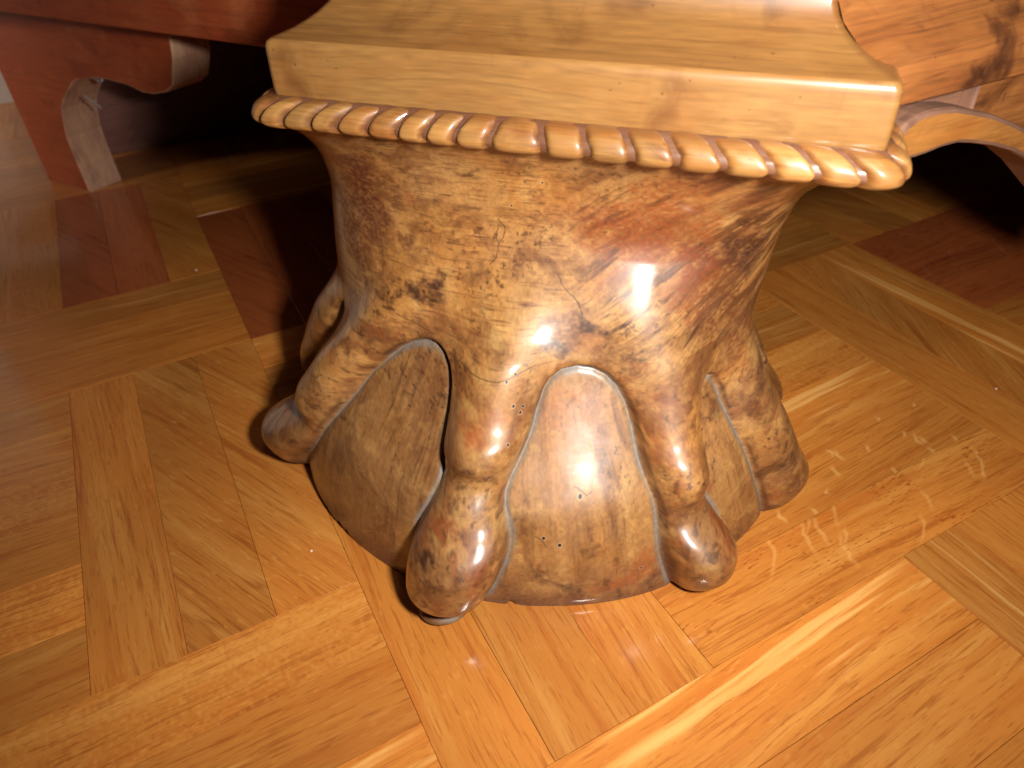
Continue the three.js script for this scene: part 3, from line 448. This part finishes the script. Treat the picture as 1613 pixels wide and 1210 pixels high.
// ---- boards of the carcase: an outline in a vertical plane, given thickness
function board(name, pts, P0, D, inward, th, mat, parent, sideMat, bevel = 0.02) {
  const sh = new THREE.Shape(pts.map(([s, h]) => new THREE.Vector2(s * S, h * S)));
  const g = new THREE.ExtrudeGeometry(sh, { depth: (th - 2 * bevel) * S, bevelEnabled: bevel > 0, bevelSize: bevel * S, bevelThickness: bevel * S, bevelOffset: -bevel * S, bevelSegments: 2, curveSegments: 8 });
  g.translate(0, 0, bevel * S);
  const e = new THREE.Vector3(D[0], 0, -D[1]), n = new THREE.Vector3(inward[0], 0, -inward[1]);
  const flip = e.clone().cross(new THREE.Vector3(0, 1, 0)).dot(n) < 0;
  const uv = g.attributes.uv; for (let i = 0; i < uv.count; i++) uv.setXY(i, uv.getX(i) / S * 0.125, uv.getY(i) / S * 0.125);
  if (flip) { const p = g.attributes.position, ix = g.index; for (let i = 0; i < p.count; i++) p.setX(i, -p.getX(i)); g.scale(1, 1, 1); const arr = p.array; for (let t = 0; t < p.count; t += 3) for (let c = 0; c < 3; c++) { const a = arr[(t + 1) * 3 + c]; arr[(t + 1) * 3 + c] = arr[(t + 2) * 3 + c]; arr[(t + 2) * 3 + c] = a; } const ua = uv.array; for (let t = 0; t < uv.count; t += 3) for (let c = 0; c < 2; c++) { const a = ua[(t + 1) * 2 + c]; ua[(t + 1) * 2 + c] = ua[(t + 2) * 2 + c]; ua[(t + 2) * 2 + c] = a; } g.computeVertexNormals(); }
  const xaxis = flip ? e.clone().negate() : e, m = new THREE.Mesh(g, sideMat ? [mat, sideMat] : mat);
  m.name = name; m.castShadow = m.receiveShadow = true;
  m.quaternion.setFromRotationMatrix(new THREE.Matrix4().makeBasis(xaxis, new THREE.Vector3(0, 1, 0), n)); m.position.copy(W(P0[0], 0, P0[1])); parent.add(m); return m;
}
const BD = [-0.5225, 0.8526], BN = [0.8526, 0.5225];
// bracket foot at the back left with its scrolled opening, seen from the side
board('bracket_foot', [[1.57, 0.0], [1.57, 4.9], [-5.35, 4.9], [-5.35, 4.18], [-5.25, 3.74], [-4.97, 3.2], [-4.66, 3.03], [-4.2, 2.94], [-3.86, 2.94], [-3.4, 3.04], [-2.75, 3.07], [-2.3, 3.05], [-1.93, 2.98], [-1.62, 2.94], [-1.41, 2.86], [-1.05, 2.62], [-0.67, 2.33], [-0.5, 2.15], [-0.39, 1.93], [-0.2, 1.42], [-0.18, 0.92], [-0.21, 0.0]],
  [0.71, 15.2], BD, BN, 0.95, cherryMat, cabinet, rawMat, 0.03);
board('bracket_rear', [[-0.1, 0], [8.5, 0], [8.5, 4.9], [-0.1, 4.9]], [1.0, 17.65], [1, 0], [0, 1], 0.6, darkMat, cabinet);
board('side_board', [[8, 4.5], [8, 16], [-14.4, 16], [-14.4, 4.5]], [0.71 - BN[0] * 1.0, 15.2 - BN[1] * 1.0], BD, BN, 0.9, cherryMat, cabinet, null, 0.05);
// front: veneered board with a moulded upper edge, apron with a thick shaped strip along its arch
{
  const P = [], I = [], UV = [], prof = [[-1.1, 5.145], [-1.575, 5.145], [-1.6, 5.17], [-1.602, 5.35], [-1.595, 5.50], [-1.56, 5.56], [-1.48, 5.62], [-1.35, 5.70], [-1.18, 5.82], [-1.06, 6.0], [-1.0, 6.3], [-1.0, 16]];
  let run = 0;
  prof.forEach(([v, h], j) => { if (j) run += Math.hypot(v - prof[j - 1][0], h - prof[j - 1][1]); for (const u of [7.86, 30]) { const q = W(u, h, v); P.push(q.x, q.y, q.z); UV.push(u * 0.125 + 0.3, run * 0.125 + 0.1); } });
  [...prof].reverse().forEach(([v, h]) => { for (const u of [7.86, 30]) { const q = W(u, h + (h < 5.3 ? 0.1 : 0), v + 0.5); P.push(q.x, q.y, q.z); UV.push(u * 0.125, h * 0.125); } });
  for (let j = 0; j < prof.length * 2 - 1; j++) { const a = j * 2; I.push(a, a + 1, a + 3, a, a + 3, a + 2); }
  part('front_board', geom(P, I, UV), phys({ ...WALNUT }, { side: THREE.DoubleSide, clearcoat: 0.35, clearcoatRoughness: 0.3 }), cabinet);
}
const ATOP = [[8.41, 4.84], [8.46, 4.91], [8.53, 4.97], [8.66, 5.02], [8.8, 5.035], [8.95, 5.03], [9.19, 5.0], [9.46, 4.93], [9.82, 4.83], [10.23, 4.68], [10.6, 4.53], [11.2, 4.26], [12, 3.85], [13, 3.3]];
const ABOT = [[13, 2.75], [12, 3.42], [11.2, 3.95], [10.76, 4.19], [10.47, 4.32], [10.06, 4.46], [9.68, 4.56], [9.4, 4.62], [9.15, 4.625], [8.95, 4.605], [8.8, 4.6], [8.62, 4.61], [8.5, 4.66], [8.43, 4.74]];
board('arch_strip', [...ATOP, ...ABOT], [0, -1.62], [1, 0], [0, 1], 0.5, phys({ ...HONEYT }, { color: new THREE.Color(0.72, 0.58, 0.44) }), cabinet, dustMat, 0.045);
board('apron', [[8.5, 4.72], [9.2, 4.7], [10.1, 4.55], [10.8, 4.28], [11.3, 4.0], [12.1, 3.5], [13.2, 2.8], [30, 2.8], [30, 5.3], [8.5, 5.3]], [0, -1.36], [1, 0], [0, 1], 0.25, dustMat, cabinet);
board('apron_block', [[9.6, 4.7], [10.3, 4.5], [11, 4.2], [13.2, 2.9], [30, 2.9], [30, 5.3], [9.57, 5.3]], [0, -1.52], [1, 0], [0, 1], 0.2, walnutMat, cabinet, dustMat, 0.02);
board('glue_block', [[7.75, 4.7], [8.32, 4.72], [8.36, 5.0], [8.2, 5.06], [7.75, 5.04]], [0, -1.25], [1, 0], [0, 1], 0.4, rawMat, cabinet, null, 0.03);
// bottom of the carcase: keeps the space below dark
{
  const sh = new THREE.Shape([[7.9, -0.9], [30, -0.9], [30, 24.5], [-4.2, 24.5], [-4.2, 21.2], [0.6, 14.2]].map(([u, v]) => new THREE.Vector2(u * S, v * S)));
  const g = new THREE.ExtrudeGeometry(sh, { depth: 0.5 * S, bevelEnabled: false }); g.rotateX(-Math.PI / 2); g.translate(0, 5.5 * S, 0);
  part('bottom_board', g, darkMat, cabinet);
}
// ---------------------------------------------------------------- dust wisps on the bracket, crumbs on the floor
{
  const wispMat = new THREE.MeshStandardMaterial({ color: new THREE.Color(0.34, 0.31, 0.29), roughness: 1 });
  const wisp = (pts, r, label) => {
    const base = pts[0].clone(), c = new THREE.CatmullRomCurve3(pts.map((q) => q.clone().sub(base))), g = new THREE.TubeGeometry(c, 24, r, 6, false), p = g.attributes.position;
    for (let i = 0; i < p.count; i++) p.setXYZ(i, p.getX(i) + 0.0002 * n2(i * 0.7, 1, 90), p.getY(i) + 0.0002 * n2(i * 0.7, 5, 91), p.getZ(i) + 0.0002 * n2(i * 0.7, 9, 92));
    g.computeVertexNormals(); const m = part('dust_wisp', g, wispMat, scene); m.position.copy(base); m.userData = { label, category: 'dust', group: 'grey dust wisps caught on the bracket foot' };
  };
  const B = (s, h, d) => W(0.71 + BD[0] * s + BN[0] * d, h, 15.2 + BD[1] * s + BN[1] * d);
  wisp([B(-1.95, 3.04, 0.1), B(-2.15, 2.98, 0.12), B(-2.35, 2.96, 0.1), B(-2.42, 3.02, 0.1), B(-2.25, 3.05, 0.06)], 0.0006, 'curled grey dust wisp under the arm at the top of the bracket notch');
  wisp([B(-1.7, 2.62, -0.02), B(-1.85, 2.52, 0), B(-2.0, 2.45, 0.02), B(-2.1, 2.36, 0.02)], 0.0005, 'short straight grey dust wisp on the post edge below the bracket notch');
  const crumbMat = new THREE.MeshStandardMaterial({ color: new THREE.Color(0.85, 0.78, 0.66), roughness: 0.9 });
  for (const [u, v, r, label] of [[2.62, 0.72, 0.018, 'pale crumb on the strips left of the front toe'], [11.77, 3.03, 0.022, 'pale crumb on the floor behind the right side of the foot'], [13.0, -1.55, 0.018, 'pale crumb on the strips at the far right'], [2.55, 9.2, 0.02, 'pale crumb on the reddish strips at the left']]) {
    const g = new THREE.DodecahedronGeometry(r * S, 1); g.scale(1, 0.7, 0.8); const m = part('crumb', g, crumbMat, scene); m.position.copy(W(u, r * 0.6, v)); m.userData = { label, category: 'crumb', group: 'crumbs on the floor' };
  }
}
renderer.render(scene, camera);
